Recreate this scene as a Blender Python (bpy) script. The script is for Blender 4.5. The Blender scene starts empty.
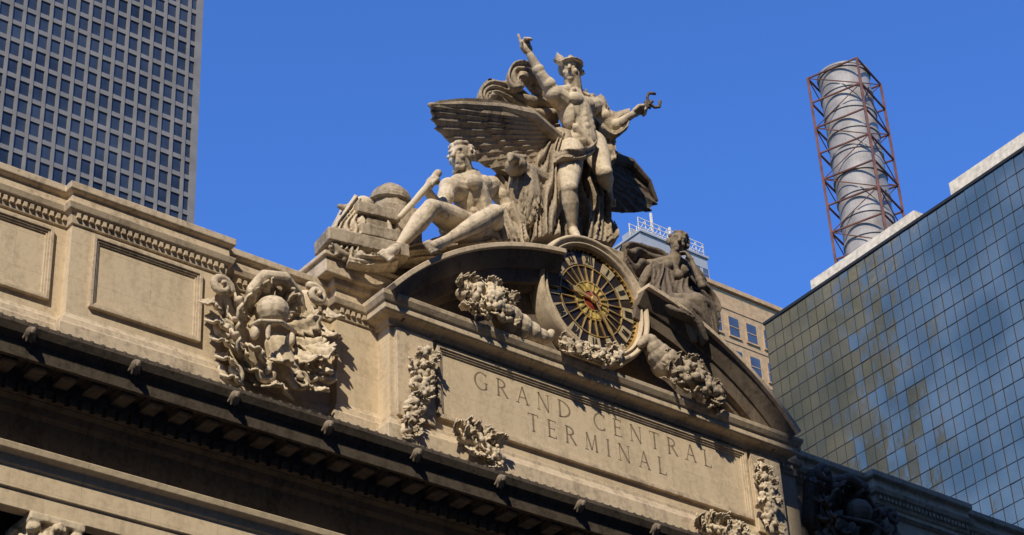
import bpy, math, random, bmesh
from mathutils import Vector, Matrix
random.seed(7)
sc=bpy.context.scene
C=sc.collection
PI=math.pi
# ---------------------------------------------------------------- camera
Hr=(3088.,1183.); Vr=(-180.,-3300.)
F=math.sqrt(-(Hr[0]*Vr[0]+Hr[1]*Vr[1]))
Xc=Vector((Hr[0],Hr[1],F)).normalized(); Zc=Vector((Vr[0],Vr[1],F)).normalized(); Yc=Zc.cross(Xc)
RT=Vector((Xc.x,Yc.x,Zc.x)); DN=Vector((Xc.y,Yc.y,Zc.y)); FW=Vector((Xc.z,Yc.z,Zc.z))
cd=bpy.data.cameras.new('camera'); cam=bpy.data.objects.new('camera',cd); C.objects.link(cam)
M=Matrix((RT,-DN,-FW)).transposed().to_4x4(); cam.matrix_world=M
cd.sensor_width=36; cd.lens=36*F/1024; cd.clip_end=5000; cd.clip_start=.5
sc.camera=cam
def ray(px,py): return RT*(px-512)+DN*(py-267.5)+FW*F
def P(px,py,Y):
    r=ray(px,py); return r*(Y/r.y)
def PX(px,py,X):
    r=ray(px,py); return r*(X/r.x)
# ---------------------------------------------------------------- light
el=math.radians(40); az=math.radians(50)
S=Vector((-math.sin(az)*math.cos(el),-math.cos(az)*math.cos(el),math.sin(el)))
ld=bpy.data.lights.new('sun','SUN'); ld.energy=5; ld.angle=math.radians(.5); ld.color=(1,.885,.71)
lo=bpy.data.objects.new('sun',ld); C.objects.link(lo); lo.rotation_euler=S.to_track_quat('Z','Y').to_euler()
w=bpy.data.worlds.new('World'); sc.world=w; w.use_nodes=True
nt=w.node_tree; bg=nt.nodes['Background']
sky=nt.nodes.new('ShaderNodeTexSky'); sky.sky_type='NISHITA'; sky.sun_disc=False
sky.sun_elevation=el; sky.sun_rotation=math.radians(230); sky.air_density=1.0; sky.dust_density=.2; sky.ozone_density=3
tm=nt.nodes.new('ShaderNodeMix'); tm.data_type='RGBA'; tm.blend_type='MULTIPLY'; tm.inputs[0].default_value=1; tm.inputs[7].default_value=(.92,1.6,2.8,1)
nt.links.new(sky.outputs[0],tm.inputs[6]); nt.links.new(tm.outputs[2],bg.inputs[0]); bg.inputs[1].default_value=.085
sc.view_settings.view_transform='Standard'; sc.view_settings.look='None'; sc.view_settings.exposure=0
# ---------------------------------------------------------------- materials
def nodes(name):
    m=bpy.data.materials.new(name); m.use_nodes=True; n=m.node_tree
    return m,n,n.nodes['Principled BSDF']
def stone(name,a,b,scale=1.2,bump=.25,streak=.5,rough=.85,joints=None,crev=False):
    m,n,bs=nodes(name); L=n.links.new
    g=n.nodes.new('ShaderNodeNewGeometry')
    mp=n.nodes.new('ShaderNodeMapping'); mp.inputs['Scale'].default_value=(1,1,.22); L(g.outputs['Position'],mp.inputs[0])
    n1=n.nodes.new('ShaderNodeTexNoise'); n1.inputs['Scale'].default_value=scale*1.6; n1.inputs['Detail'].default_value=8; n1.inputs['Roughness'].default_value=.7; L(mp.outputs[0],n1.inputs[0])
    n2=n.nodes.new('ShaderNodeTexNoise'); n2.inputs['Scale'].default_value=scale*5; n2.inputs['Detail'].default_value=8; n2.inputs['Roughness'].default_value=.75; L(g.outputs['Position'],n2.inputs[0])
    mx=n.nodes.new('ShaderNodeMix'); mx.data_type='FLOAT'; mx.inputs[0].default_value=streak
    L(n2.outputs[0],mx.inputs[2]); L(n1.outputs[0],mx.inputs[3])
    cr=n.nodes.new('ShaderNodeValToRGB'); cr.color_ramp.elements[0].position=.38; cr.color_ramp.elements[0].color=(*b,1)
    cr.color_ramp.elements[1].position=.53; cr.color_ramp.elements[1].color=(*a,1); L(mx.outputs[0],cr.inputs[0])
    col=cr.outputs[0]
    bp=n.nodes.new('ShaderNodeBump'); bp.inputs['Strength'].default_value=bump; bp.inputs['Distance'].default_value=.06
    L(n2.outputs[0],bp.inputs['Height'])
    L(bp.outputs[0],bs.inputs['Normal'])
    def mult(col,src):
        mm=n.nodes.new('ShaderNodeMix'); mm.data_type='RGBA'; mm.blend_type='MULTIPLY'; mm.inputs[0].default_value=1
        L(col,mm.inputs[6]); L(src,mm.inputs[7]); return mm.outputs[2]
    if joints:
        sx=n.nodes.new('ShaderNodeSeparateXYZ'); L(g.outputs['Position'],sx.inputs[0])
        cb=n.nodes.new('ShaderNodeCombineXYZ'); L(sx.outputs[0],cb.inputs[0]); L(sx.outputs[2],cb.inputs[1])
        br=n.nodes.new('ShaderNodeTexBrick'); br.inputs['Scale'].default_value=1; br.inputs['Brick Width'].default_value=joints[0]; br.inputs['Row Height'].default_value=joints[1]
        br.inputs['Mortar Size'].default_value=joints[2]; br.inputs['Mortar Smooth'].default_value=.4
        br.inputs['Color1'].default_value=(1,1,1,1); br.inputs['Color2'].default_value=(.94,.94,.93,1); br.inputs['Mortar'].default_value=(.74,.72,.7,1); L(cb.outputs[0],br.inputs[0])
        col=mult(col,br.outputs[0])
    if crev:      # darker colour in the hollows of the carving
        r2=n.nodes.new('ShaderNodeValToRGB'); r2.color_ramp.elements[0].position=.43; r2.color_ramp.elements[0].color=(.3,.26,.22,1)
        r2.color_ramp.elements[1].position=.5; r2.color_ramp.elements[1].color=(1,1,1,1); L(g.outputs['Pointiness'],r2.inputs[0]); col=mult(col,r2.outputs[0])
    L(col,bs.inputs['Base Color']); bs.inputs['Roughness'].default_value=rough
    bs.inputs['Specular IOR Level'].default_value=.2
    return m
def plain(name,c,rough=.6,metal=0,var=.25,scale=3,bump=0):
    m,n,bs=nodes(name); L=n.links.new
    g=n.nodes.new('ShaderNodeNewGeometry'); n2=n.nodes.new('ShaderNodeTexNoise'); n2.inputs['Scale'].default_value=scale; n2.inputs['Detail'].default_value=6
    L(g.outputs['Position'],n2.inputs[0])
    cr=n.nodes.new('ShaderNodeValToRGB'); cr.color_ramp.elements[0].position=.3; cr.color_ramp.elements[1].position=.7
    cr.color_ramp.elements[0].color=(*[x*(1-var) for x in c],1); cr.color_ramp.elements[1].color=(*[min(1,x*(1+var)) for x in c],1)
    L(n2.outputs[0],cr.inputs[0]); L(cr.outputs[0],bs.inputs['Base Color'])
    bs.inputs['Roughness'].default_value=rough; bs.inputs['Metallic'].default_value=metal
    return m
WALL=stone('limestone wall',(.62,.505,.345),(.45,.36,.245),joints=(1.9,1.1,.008))
TRIM=stone('limestone trim',(.56,.455,.315),(.29,.23,.16))
DARK=stone('dark cornice stone',(.10,.08,.06),(.035,.028,.02),streak=.4)  # dark base colour for main cornice and cresting
BED=stone('shade toned limestone',(.155,.122,.09),(.07,.055,.042))  # shade under cornice and on pediment arcs is put into this base colour
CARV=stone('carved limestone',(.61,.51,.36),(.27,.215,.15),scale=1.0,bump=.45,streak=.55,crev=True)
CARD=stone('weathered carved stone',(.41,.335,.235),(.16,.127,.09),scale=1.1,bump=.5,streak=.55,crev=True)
MIDS=stone('half shade carved stone',(.23,.185,.13),(.09,.07,.05),scale=1.1,bump=.45,streak=.55,crev=True)  # reclining figure's shade is put into this colour; lion heads share it
SHAD=stone('shade toned carved stone',(.17,.135,.1),(.055,.044,.034),scale=1.2,bump=.4,streak=.5,crev=True)  # shade put into the colour of robe, right wing and right trophy
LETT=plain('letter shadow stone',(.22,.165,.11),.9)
DIAL=plain('dark dial glass',(.022,.016,.014),.3)
GOLD=plain('gilded metal',(.62,.42,.15),.45,.5)
PLATE=plain('pale numeral glass',(.44,.36,.21),.4,var=.3,scale=5)
IRON=plain('dark bronze',(.03,.022,.015),.4)
CENT=plain('yellow green stained glass',(.42,.34,.09),.3,var=.7,scale=8)
REDG=plain('red stained glass',(.25,.045,.02),.3)
# ---------------------------------------------------------------- mesh helpers
ERO=bpy.data.textures.new('erosion','CLOUDS'); ERO.noise_scale=.2; ERO.noise_depth=3
def setp(o,label=None,cat=None,group=None,kind=None):
    for k,v in (('label',label),('category',cat),('group',group),('kind',kind)):
        if v: o[k]=v
    return o
def empty(name,loc,label,cat,group=None):
    o=bpy.data.objects.new(name,None); C.objects.link(o); o.location=loc; o.empty_display_size=.3
    return setp(o,label,cat,group)
class G:
    def __init__(s): s.v=[]; s.f=[]
    def add(s,vs,fs):
        n=len(s.v); s.v+= [tuple(v) for v in vs]; s.f+=[tuple(i+n for i in f) for f in fs]
    def box(s,x0,x1,y0,y1,z0,z1):
        s.add([(x0,y0,z0),(x1,y0,z0),(x1,y1,z0),(x0,y1,z0),(x0,y0,z1),(x1,y0,z1),(x1,y1,z1),(x0,y1,z1)],
              [(0,3,2,1),(4,5,6,7),(0,1,5,4),(1,2,6,5),(2,3,7,6),(3,0,4,7)])
    def prism(s,poly,y0,y1):
        n=len(poly); s.add([(x,y0,z) for x,z in poly]+[(x,y1,z) for x,z in poly],
            [tuple(range(n)),tuple(range(2*n-1,n-1,-1))]+[(i,i+n,(i+1)%n+n,(i+1)%n) for i in range(n)])
    def strip(s,a,b,y0,y1,yb=None):
        n=len(a); vs=[]; yb=y0 if yb is None else yb
        for p in a: vs+= [(p[0],y0,p[1]),(p[0],y1,p[1])]
        for p in b: vs+= [(p[0],yb,p[1]),(p[0],y1,p[1])]
        o=2*n; fs=[]
        for i in range(n-1):
            j=2*i
            fs+=[(j,j+2,o+j+2,o+j),(j+1,o+j+1,o+j+3,j+3),(j,j+1,j+3,j+2),(o+j,o+j+2,o+j+3,o+j+1)]
        e=2*(n-1); fs+=[(0,o,o+1,1),(e,e+1,o+e+1,o+e)]
        s.add(vs,fs)
    def sweep(s,path,prof):
        n=len(path); dirs=[]
        for i in range(n-1):
            d=Vector(path[i+1])-Vector(path[i]); d.normalize(); dirs.append(Vector((d.y,-d.x)))
        k=len(prof); vs=[]
        for i in range(n):
            if i==0: m=dirs[0]
            elif i==n-1: m=dirs[-1]
            else: m=(dirs[i-1]+dirs[i])/(1+dirs[i-1].dot(dirs[i]))
            for o,z in prof: vs.append((path[i][0]+m.x*o,path[i][1]+m.y*o,z))
        fs=[]
        for i in range(n-1):
            for j in range(k):
                jj=(j+1)%k; fs.append((i*k+j,(i+1)*k+j,(i+1)*k+jj,i*k+jj))
        fs+=[tuple(range(k)),tuple(range(n*k-1,(n-1)*k-1,-1))]
        s.add(vs,fs)
    def ribbon(s,pts,w,y0,y1,closed=False):
        n=len(pts); a=[];b=[]
        for i in range(n):
            p=Vector(pts[i]); q0=Vector(pts[i-1]) if (i>0 or closed) else None; q1=Vector(pts[(i+1)%n]) if (i<n-1 or closed) else None
            ns=[]
            if q0 is not None: d=(p-q0).normalized(); ns.append(Vector((-d.y,d.x)))
            if q1 is not None: d=(q1-p).normalized(); ns.append(Vector((-d.y,d.x)))
            m=ns[0] if len(ns)==1 else (ns[0]+ns[1])/max(.4,1+ns[0].dot(ns[1]))
            ww=w[i] if isinstance(w,(list,tuple)) else w
            a.append(p+m*ww/2); b.append(p-m*ww/2)
        if closed: a.append(a[0]); b.append(b[0])
        s.strip(a,b,y0,y1)
    def lathe(s,c,prof,n=48,axis='Y'):
        vs=[];k=len(prof)
        for i in range(n):
            a=2*PI*i/n
            for r,t in prof:
                if axis=='Y': vs.append((c[0]+r*math.cos(a),c[1]+t,c[2]+r*math.sin(a)))
                else: vs.append((c[0]+r*math.cos(a),c[1]+r*math.sin(a),c[2]+t))
        s.add(vs,[(i*k+j,((i+1)%n)*k+j,((i+1)%n)*k+j+1,i*k+j+1) for i in range(n) for j in range(k-1)])
    def ball(s,c,r,rot=None,seg=14,rings=8):
        if not isinstance(r,(tuple,list)): r=(r,r,r)
        c=Vector(c); vs=[]
        def T(x,y,z):
            v=Vector((x*r[0],y*r[1],z*r[2])); 
            if rot is not None: v=rot@v
            return c+v
        vs.append(T(0,0,-1))
        for i in range(1,rings):
            t=-PI/2+PI*i/rings
            for j in range(seg):
                a=2*PI*j/seg; vs.append(T(math.cos(t)*math.cos(a),math.cos(t)*math.sin(a),math.sin(t)))
        vs.append(T(0,0,1)); fs=[]
        for j in range(seg): fs.append((0,1+(j+1)%seg,1+j))
        for i in range(rings-2):
            for j in range(seg):
                a=1+i*seg+j; b=1+i*seg+(j+1)%seg; fs.append((a,b,b+seg,a+seg))
        e=len(vs)-1; o=1+(rings-2)*seg
        for j in range(seg): fs.append((e,o+j,o+(j+1)%seg))
        s.add(vs,fs)
    def obox(s,c,ex,ey,ez):
        c=Vector(c); vs=[c+ex*a+ey*b+ez*d for d in (-1,1) for a,b in ((-1,-1),(1,-1),(1,1),(-1,1))]
        s.add(vs,[(0,3,2,1),(4,5,6,7),(0,1,5,4),(1,2,6,5),(2,3,7,6),(3,0,4,7)])
    def limb(s,p0,p1,r0,r1,seg=12):
        p0=Vector(p0);p1=Vector(p1); d=p1-p0; L=d.length
        if L<1e-4: return s.ball(p0,max(r0,r1))
        d/=L; a=d.orthogonal().normalized(); b=d.cross(a)
        rows=[]
        for t in (-80,-50,-20): t=math.radians(t); rows.append((r0*math.sin(t),r0*math.cos(t)))
        rows.append((0,r0)); rows.append((L*.5,(r0+r1)/2)); rows.append((L,r1))
        for t in (20,50,80): t=math.radians(t); rows.append((L+r1*math.sin(t),r1*math.cos(t)))
        vs=[]
        for h,r in rows:
            for j in range(seg):
                g=2*PI*j/seg; vs.append(p0+d*h+(a*math.cos(g)+b*math.sin(g))*r)
        k=len(rows); fs=[(i*seg+j,i*seg+(j+1)%seg,(i+1)*seg+(j+1)%seg,(i+1)*seg+j) for i in range(k-1) for j in range(seg)]
        fs+=[tuple(range(seg-1,-1,-1)),tuple(range((k-1)*seg,k*seg))]
        s.add(vs,fs)
    def path(s,pts,rs,seg=10):
        for i in range(len(pts)-1):
            a=rs[i] if isinstance(rs,(list,tuple)) else rs; b=rs[i+1] if isinstance(rs,(list,tuple)) else rs
            s.limb(pts[i],pts[i+1],a,b,seg)
    def build(s,name,mat,parent=None,smooth=False,bevel=0,voxel=0,sm=2,label=None,ero=.02):
        me=bpy.data.meshes.new(name); me.from_pydata(s.v,[],s.f); me.update()
        bm=bmesh.new(); bm.from_mesh(me); bmesh.ops.recalc_face_normals(bm,faces=bm.faces); bm.to_mesh(me); bm.free()
        o=bpy.data.objects.new(name,me); C.objects.link(o); me.materials.append(mat)
        if smooth or voxel:
            me.polygons.foreach_set('use_smooth',[True]*len(me.polygons))
        if voxel:
            m=o.modifiers.new('remesh','REMESH'); m.mode='VOXEL'; m.voxel_size=voxel; m.use_smooth_shade=True
            if sm:
                m=o.modifiers.new('smooth','SMOOTH'); m.factor=.5; m.iterations=sm
            if ero:
                m=o.modifiers.new('erosion','DISPLACE'); m.texture=ERO; m.strength=ero; m.mid_level=.5; m.texture_coords='LOCAL'
        if bevel:
            m=o.modifiers.new('bevel','BEVEL'); m.width=bevel; m.segments=2; m.limit_method='ANGLE'; m.angle_limit=math.radians(35)
        if parent is not None:
            o.parent=parent; o.matrix_parent_inverse=Matrix.Translation(-Vector(parent.location)) if parent.type=='EMPTY' else Matrix.Identity(4)
        if label: o['label']=label
        return o
def lerp(a,b,t): return a+(b-a)*t
def arcpts(cx,cz,r,a0,a1,n): return [(cx+r*math.cos(math.radians(a0+(a1-a0)*i/n)),cz+r*math.sin(math.radians(a0+(a1-a0)*i/n))) for i in range(n+1)]
# ================================================================= SETTING
g=G(); g.box(-2500,2500,-2500,2500,-2.1,-1.6); setp(g.build('ground',plain('asphalt',(.05,.05,.052),.9,scale=.5)),kind='structure')
g=G(); g.box(-300,300,34,41,-1.6,-1.45); setp(g.build('pavement',plain('concrete paving',(.3,.29,.27),.9,scale=.6)),kind='structure')
# ================================================================= STATION
CX=37.9
ST=empty('station_building',(CX,43,-1.6),'limestone railway station front with inscribed central block and deep dark cornice','building')
att=[(-15,42.8),(20.4,42.8),(20.4,42.5),(25.0,42.5),(25.0,42.9),(28.8,42.9),(28.8,42.6),(47.0,42.6),(47.0,42.9),(50.8,42.9),(50.8,42.5),(55.4,42.5),(55.4,42.8),(88,42.8)]
g=G(); g.sweep(att,[(0,26.2),(0,31.42),(-.25,31.42),(-.25,26.2)]); g.build('attic_wall',WALL,ST)
g=G(); g.sweep(att,[(-.2,31.3),(.05,31.32),(.07,31.45),(.1,31.62),(.2,31.68),(.24,31.8),(.26,31.86),(.16,31.9),(.12,31.95),(.1,32.22),(.2,32.26),(.24,32.3),(.24,32.5),(-.8,32.55),(-.8,31.3)]); g.build('attic_coping',TRIM,ST,bevel=.02)
g=G(); g.sweep(att,[(-.1,27.2),(.28,27.2),(.28,28.15),(.18,28.22),(.15,28.4),(.06,28.5),(0,28.62),(-.1,28.62)]); g.build('attic_base',TRIM,ST,bevel=.02)
g=G()
for i in range(len(att)-1):
    a=Vector(att[i]); b=Vector(att[i+1])
    if abs(a.y-b.y)>.01: continue
    g.box(a.x+.01,b.x-.01,a.y-.075,a.y-.02,31.485,31.625)
    x=a.x+.05
    while x<b.x-.15:
        g.box(x,x+.1,a.y-.15,a.y-.07,31.48,31.63); x+=.19
g.build('dentil_band',TRIM,ST)
g=G(); g.box(-15,88,43.2,80,-1.6,31.2); g.build('roof_mass',BED,ST)
def frame(x0,x1,z0,z1,y,w,t):
    g=G()
    for k,(i,ww,tt) in enumerate(((0,w*.45,t),(w*.45,w*.3,t*.65),(w*.75,w*.25,t*.35))):
        a=[(x0+i,z0+i),(x1-i,z0+i),(x1-i,z1-i),(x0+i,z1-i),(x0+i,z0+i)]; j=i+ww
        b=[(x0+j,z0+j),(x1-j,z0+j),(x1-j,z1-j),(x0+j,z1-j),(x0+j,z0+j)]
        g.strip(a,b,y-tt,y+.03)
    return g
for x0,x1,y in ((21.0,24.3,42.5),(10.5,20.0,42.8),(51.5,54.7,42.5)):
    frame(x0,x1,28.95,31.15,y,.2,.12).build('panel_frame',TRIM,ST,bevel=.01)
blk=[(30.2,43.2),(30.2,42.0),(45.7,42.0),(45.7,43.2)]
g=G(); g.sweep(blk,[(0,26.2),(0,31.35),(-.5,31.35),(-.5,26.2)]); g.build('inscription_block',WALL,ST)
g=G(); g.sweep([(30.2,44.5),(30.2,42.0),(45.7,42.0),(45.7,44.5)],[(-.4,31.22),(.08,31.25),(.12,31.36),(.16,31.4),(.42,31.46),(.46,31.5),(.46,31.68),(.52,31.72),(.6,31.86),(.62,31.98),(-.4,32.02)]); g.build('block_cornice',TRIM,ST,bevel=.015)
g=G(); g.sweep(blk,[(-.1,27.2),(.3,27.2),(.3,27.9),(.22,27.98),(.16,28.12),(.06,28.2),(.06,28.34),(-.1,28.4)]); g.build('block_base',TRIM,ST,bevel=.02)
for x0,x1 in ((30.35,31.65),(44.25,45.55)):
    g=G(); g.box(x0,x1,41.86,42.05,28.35,31.2); g.build('pilaster',TRIM,ST,bevel=.02)
frame(31.8,44.1,28.7,31.12,42.0,.22,.12).build('panel_frame',TRIM,ST,bevel=.01)
# inscription
def letter(g,ch,x,z,h,y):
    T=h*.11; t=h*.045; y0,y1=y-.006,y+.03; W_={'G':.86,'R':.72,'A':.8,'N':.82,'D':.82,'C':.8,'E':.6,'T':.7,'L':.6,'M':.92,'I':.22}[ch]
    def r(pts,w): g.ribbon([(x+p[0]*h,z+p[1]*h) for p in pts],w,y0,y1)
    def serif(px,pz,l=.16): r([(px-l/2-.03,pz),(px+l/2+.03,pz)],h*.035)
    def stem(px): r([(px,0),(px,1)],T); serif(px,.012); serif(px,.988)
    def arc(cx,cz,rx,rz,a0,a1,n=16):
        pts=[];ws=[]
        for i in range(n+1):
            a=math.radians(a0+(a1-a0)*i/n); pts.append((cx+rx*math.cos(a),cz+rz*math.sin(a))); ws.append(t+(T-t)*abs(math.cos(a)))
        g.ribbon([(x+p[0]*h,z+p[1]*h) for p in pts],ws,y0,y1)
    if ch in 'GC':
        arc(.47,.5,.42,.49,48,312); r([(.76,.98),(.76,.78)],t)
        if ch=='G': r([(.76,.42),(.76,.08)],T); serif(.76,.43)
        else: r([(.76,.22),(.76,.02)],t)
    elif ch=='D': stem(.12); arc(.12,.5,.66,.47,-90,90)
    elif ch=='R': stem(.12); arc(.2,.74,.34,.23,-90,90); r([(.12,.97),(.22,.97)],t); r([(.12,.51),(.22,.51)],t); r([(.32,.5),(.68,.02)],T); serif(.68,.012,.1)
    elif ch=='A': r([(.08,0),(.4,1)],t); r([(.4,1),(.72,0)],T); r([(.2,.36),(.6,.36)],t); serif(.08,.012); serif(.72,.012)
    elif ch=='N': r([(.1,0),(.1,1)],t); r([(.1,1),(.72,0)],T); r([(.72,0),(.72,1)],t); serif(.1,.012); serif(.1,.988,.1); serif(.72,.988)
    elif ch=='M': r([(.12,0),(.17,1)],t); r([(.17,1),(.46,.05)],T); r([(.46,.05),(.75,1)],t); r([(.75,1),(.8,0)],T); serif(.12,.012); serif(.8,.012)
    elif ch=='E': stem(.12); r([(.12,.98),(.54,.98)],t); r([(.12,.52),(.46,.52)],t); r([(.12,.02),(.56,.02)],t); r([(.54,1),(.54,.86)],t); r([(.56,0),(.56,.16)],t); r([(.46,.6),(.46,.44)],t)
    elif ch=='L': stem(.12); r([(.12,.02),(.54,.02)],t); r([(.54,0),(.54,.18)],t)
    elif ch=='T': stem(.35); r([(.02,.98),(.68,.98)],t); r([(.03,1),(.03,.84)],t); r([(.67,1),(.67,.84)],t)
    elif ch=='I': stem(.11)
    return W_*h
def line(g,txt,x0,x1,z,h,y):
    WD={'G':.86,'R':.72,'A':.8,'N':.82,'D':.82,'C':.8,'E':.6,'T':.7,'L':.6,'M':.92,'I':.22,' ':.45}
    tot=sum(WD[c]*h for c in txt); gap=(x1-x0-tot)/(len(txt)-1); x=x0
    for c in txt:
        if c!=' ': letter(g,c,x,z,h,y)
        x+=WD[c]*h+gap
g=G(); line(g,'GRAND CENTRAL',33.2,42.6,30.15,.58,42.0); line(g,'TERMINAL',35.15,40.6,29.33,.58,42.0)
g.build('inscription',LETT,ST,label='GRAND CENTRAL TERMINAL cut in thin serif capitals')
# segmental pediment
PR=10.84; PZ=31.98+3.75-PR; PCX=37.85
def pediment(a0,a1):
    g=G()
    g.strip(arcpts(PCX,PZ,PR,a0,a1,36),arcpts(PCX,PZ,PR-.16,a0,a1,36),41.1,43.6)
    o=g.build('curved_pediment',TRIM,ST,bevel=.02)
    g=G()
    for r0,r1,y,yb in ((PR-.161,PR-.62,41.25,41.55),(PR-.621,PR-1.05,41.62,41.7),(PR-1.051,PR-1.2,41.9,41.95)):
        g.strip(arcpts(PCX,PZ,r0,a0,a1,36),arcpts(PCX,PZ,r1,a0,a1,36),y,43.6,yb)
    g.build('pediment_moulding',BED,o)
pediment(138.5,98)
pediment(80,41.5)
g=G(); g.prism(arcpts(PCX,PZ,PR-.6,133,47,36),42.2,43.5); g.build('tympanum',BED,ST)
# main cornice
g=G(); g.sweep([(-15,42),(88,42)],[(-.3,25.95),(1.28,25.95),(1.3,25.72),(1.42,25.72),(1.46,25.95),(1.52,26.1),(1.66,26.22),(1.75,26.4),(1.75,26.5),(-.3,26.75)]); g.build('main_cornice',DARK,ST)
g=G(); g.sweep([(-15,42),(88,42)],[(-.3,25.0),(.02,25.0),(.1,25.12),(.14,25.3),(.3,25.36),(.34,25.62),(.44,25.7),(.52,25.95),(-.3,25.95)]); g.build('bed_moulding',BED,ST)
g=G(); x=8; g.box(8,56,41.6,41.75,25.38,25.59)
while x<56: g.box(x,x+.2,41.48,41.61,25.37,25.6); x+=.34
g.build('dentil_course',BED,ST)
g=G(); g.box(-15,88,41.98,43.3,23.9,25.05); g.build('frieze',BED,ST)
g=G(); g.sweep([(-15,42),(88,42)],[(-.3,22.55),(.06,22.55),(.06,23.0),(.12,23.02),(.12,23.55),(.18,23.6),(.22,23.8),(.4,23.86),(.44,24.02),(.2,24.1),(0,24.2),(-.3,24.2)]); g.build('architrave',WALL,ST,bevel=.015)
g=G(); g.box(-15,88,43.6,45,-1.6,22.6); g.build('lower_wall',WALL,ST)
# cornice brackets
g=G(); g.box(-.2,.2,-1.1,-.5,-.22,.0); g.ball((0,-1.06,-.17),(.2,.13,.11)); g.box(-.25,.25,-1.2,-.48,-.05,.005)
mod=g.build('cornice_bracket',BED,None)
def place_child(o,parent,loc):
    o.parent=parent; o.matrix_parent_inverse=Matrix.Translation(-Vector(parent.location)); o.location=loc
place_child(mod,ST,(14.3,42,25.94))
x=14.3+.8
while x<41:
    o=mod.copy(); C.objects.link(o); o.location=(x,42,25.94); x+=.8
# lion heads
g=G()
g.ball((0,-.12,0),(.22,.2,.24)); g.ball((0,-.34,-.06),(.12,.14,.11)); g.limb((0,-.3,.08),(0,-.44,.0),.05,.05); g.limb((-.06,-.38,-.15),(.06,-.38,-.15),.05,.05)
for i in range(12):
    a=2*PI*i/12; g.limb((.17*math.cos(a),-.1,.18*math.sin(a)),(.3*math.cos(a+.3),-.02,.33*math.sin(a+.3)),.08,.05)
for s_ in (-1,1): g.ball((s_*.17,-.18,.2),.06); g.ball((s_*.08,-.34,.05),.035)
g.v=[(a*.68,b*.68,c*.68) for a,b,c in g.v]
lion=g.build('lion_head',MIDS,None,voxel=.018,sm=1,ero=0); place_child(lion,ST,(18.5,40.42,26.3))
for k in range(1,11):
    o=lion.copy(); C.objects.link(o); o.location=(18.5+2.83*k,40.42,26.3)
g=G(); g.box(12,48,40.3,40.5,26.4,26.53)
x=12
while x<48:
    g.ball((x,40.29,26.47),(.08,.05,.09),None,8,6); x+=.3
g.build('cornice_cresting',DARK,ST,smooth=False)
# columns with leafy capitals
def capital(cx,cy,zt):
    g=G(); g.box(cx-.72,cx+.72,cy-.72,cy+.72,zt-.2,zt-.003); g.lathe((cx,cy,zt),[(0,-1.5),(.5,-1.5),(.52,-1.0),(.62,-.5),(.7,-.2),(0,-.2)],24,'Z')
    for row,(z0,hh,r,n) in enumerate(((-1.5,.6,.52,8),(-1.5,1.0,.54,8),(-1.1,.85,.58,8))):
        for i in range(n):
            a=2*PI*(i+row*.5)/n; d=Vector((math.cos(a),math.sin(a),0)); tn=Vector((-d.y,d.x,0)); c=Vector((cx,cy,zt))
            for s_ in (-1,0,1):
                p0=c+d*r+Vector((0,0,z0)); p1=c+d*(r+.06)+tn*.11*s_+Vector((0,0,z0+hh*.7)); p2=c+d*(r+.26-.05*abs(s_))+tn*.12*s_+Vector((0,0,z0+hh-.06*abs(s_))); p3=c+d*(r+.3)+tn*.1*s_+Vector((0,0,z0+hh*.82))
                g.path([p0,p1,p2,p3],[.1,.08,.07,.05],8)
    for i in range(4):
        a=PI/4+PI/2*i; d=Vector((math.cos(a),math.sin(a),0)); g.ball(Vector((cx,cy,zt-.33))+d*.8,(.16,.16,.16))
    return g
for cx in (20.35,22.85,28.9,31.4):
    g=G(); n=80; vs=[]
    for zz in (-1.6,21.06):
        for i in range(n):
            a=2*PI*i/n; r=.5-.035*abs(math.sin(a*10)); vs.append((cx+r*math.cos(a),42.6+r*math.sin(a),zz))
    g.add(vs,[(i,(i+1)%n,n+(i+1)%n,n+i) for i in range(n)]); col=g.build('column',TRIM,ST)
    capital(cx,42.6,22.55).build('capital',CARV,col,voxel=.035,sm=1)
# plinth under statues
g=G()
pts=[(322,270),(326,258),(352,256),(392,262),(440,250),(500,238),(535,228),(560,240),(600,242),(625,252),(650,285),(700,322),(742,368)]
poly=[]
for a,b in pts: p=P(a,b,42.95); poly.append((p.x,p.z))
poly=poly+[(poly[-1][0],31.5),(poly[0][0],31.5)]
g.prism(poly,42.95,46); g.build('statue_plinth',CARD,ST,bevel=.08)
a=P(322,272,42.4);b=P(402,300,42.4)
g=G(); g.box(a.x,b.x+.3,42.2,45,a.z-.05,a.z+.45); g.box(a.x-.1,b.x+.3,42.1,45,a.z+.451,a.z+.6); g.build('plinth_ledge',TRIM,ST,bevel=.04)
# ================================================================= CLOCK
cc=P(593,300,41.75); CKY=cc.y
CK=empty('clock',cc,'large round clock with roman numerals in a carved stone ring above the inscription','clock')
g=G(); g.lathe(cc,[(1.9,.12),(1.9,-.08),(1.93,-.14),(1.97,-.15),(2.0,-.08),(2.03,-.08),(2.08,-.18),(2.14,-.22),(2.21,-.17),(2.24,-.03),(2.24,.45)],96); g.build('stone_ring',TRIM,CK,smooth=True)
g=G(); g.lathe(cc,[(0,.44),(2.23,.44)],64); g.lathe(cc,[(0,.1),(1.91,.1)],64); g.build('dial',DIAL,CK)
g=G()
for r0,r1,y in ((1.83,1.89,.02),(1.24,1.27,.06),(.66,.7,.05),(.34,.37,.03)):
    g.lathe(cc,[(r0,.1),(r0,y),(r1,y),(r1,.1)],72)
for i in range(60):
    a=2*PI*i/60; d=Vector((math.cos(a),math.sin(a))); p=Vector((cc.x,cc.z))
    g.ribbon([p+d*1.76,p+d*1.83],.035 if i%5 else .08,CKY+.04,CKY+.1)
g.build('gilt_ring',GOLD,CK)
g=G()
for i in range(24):
    a=2*PI*(i+.5)/24; d=Vector((math.cos(a),math.sin(a))); p=Vector((cc.x,cc.z)); g.ribbon([p+d*.7,p+d*1.24],[.045,.015],CKY+.05,CKY+.1)
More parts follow.
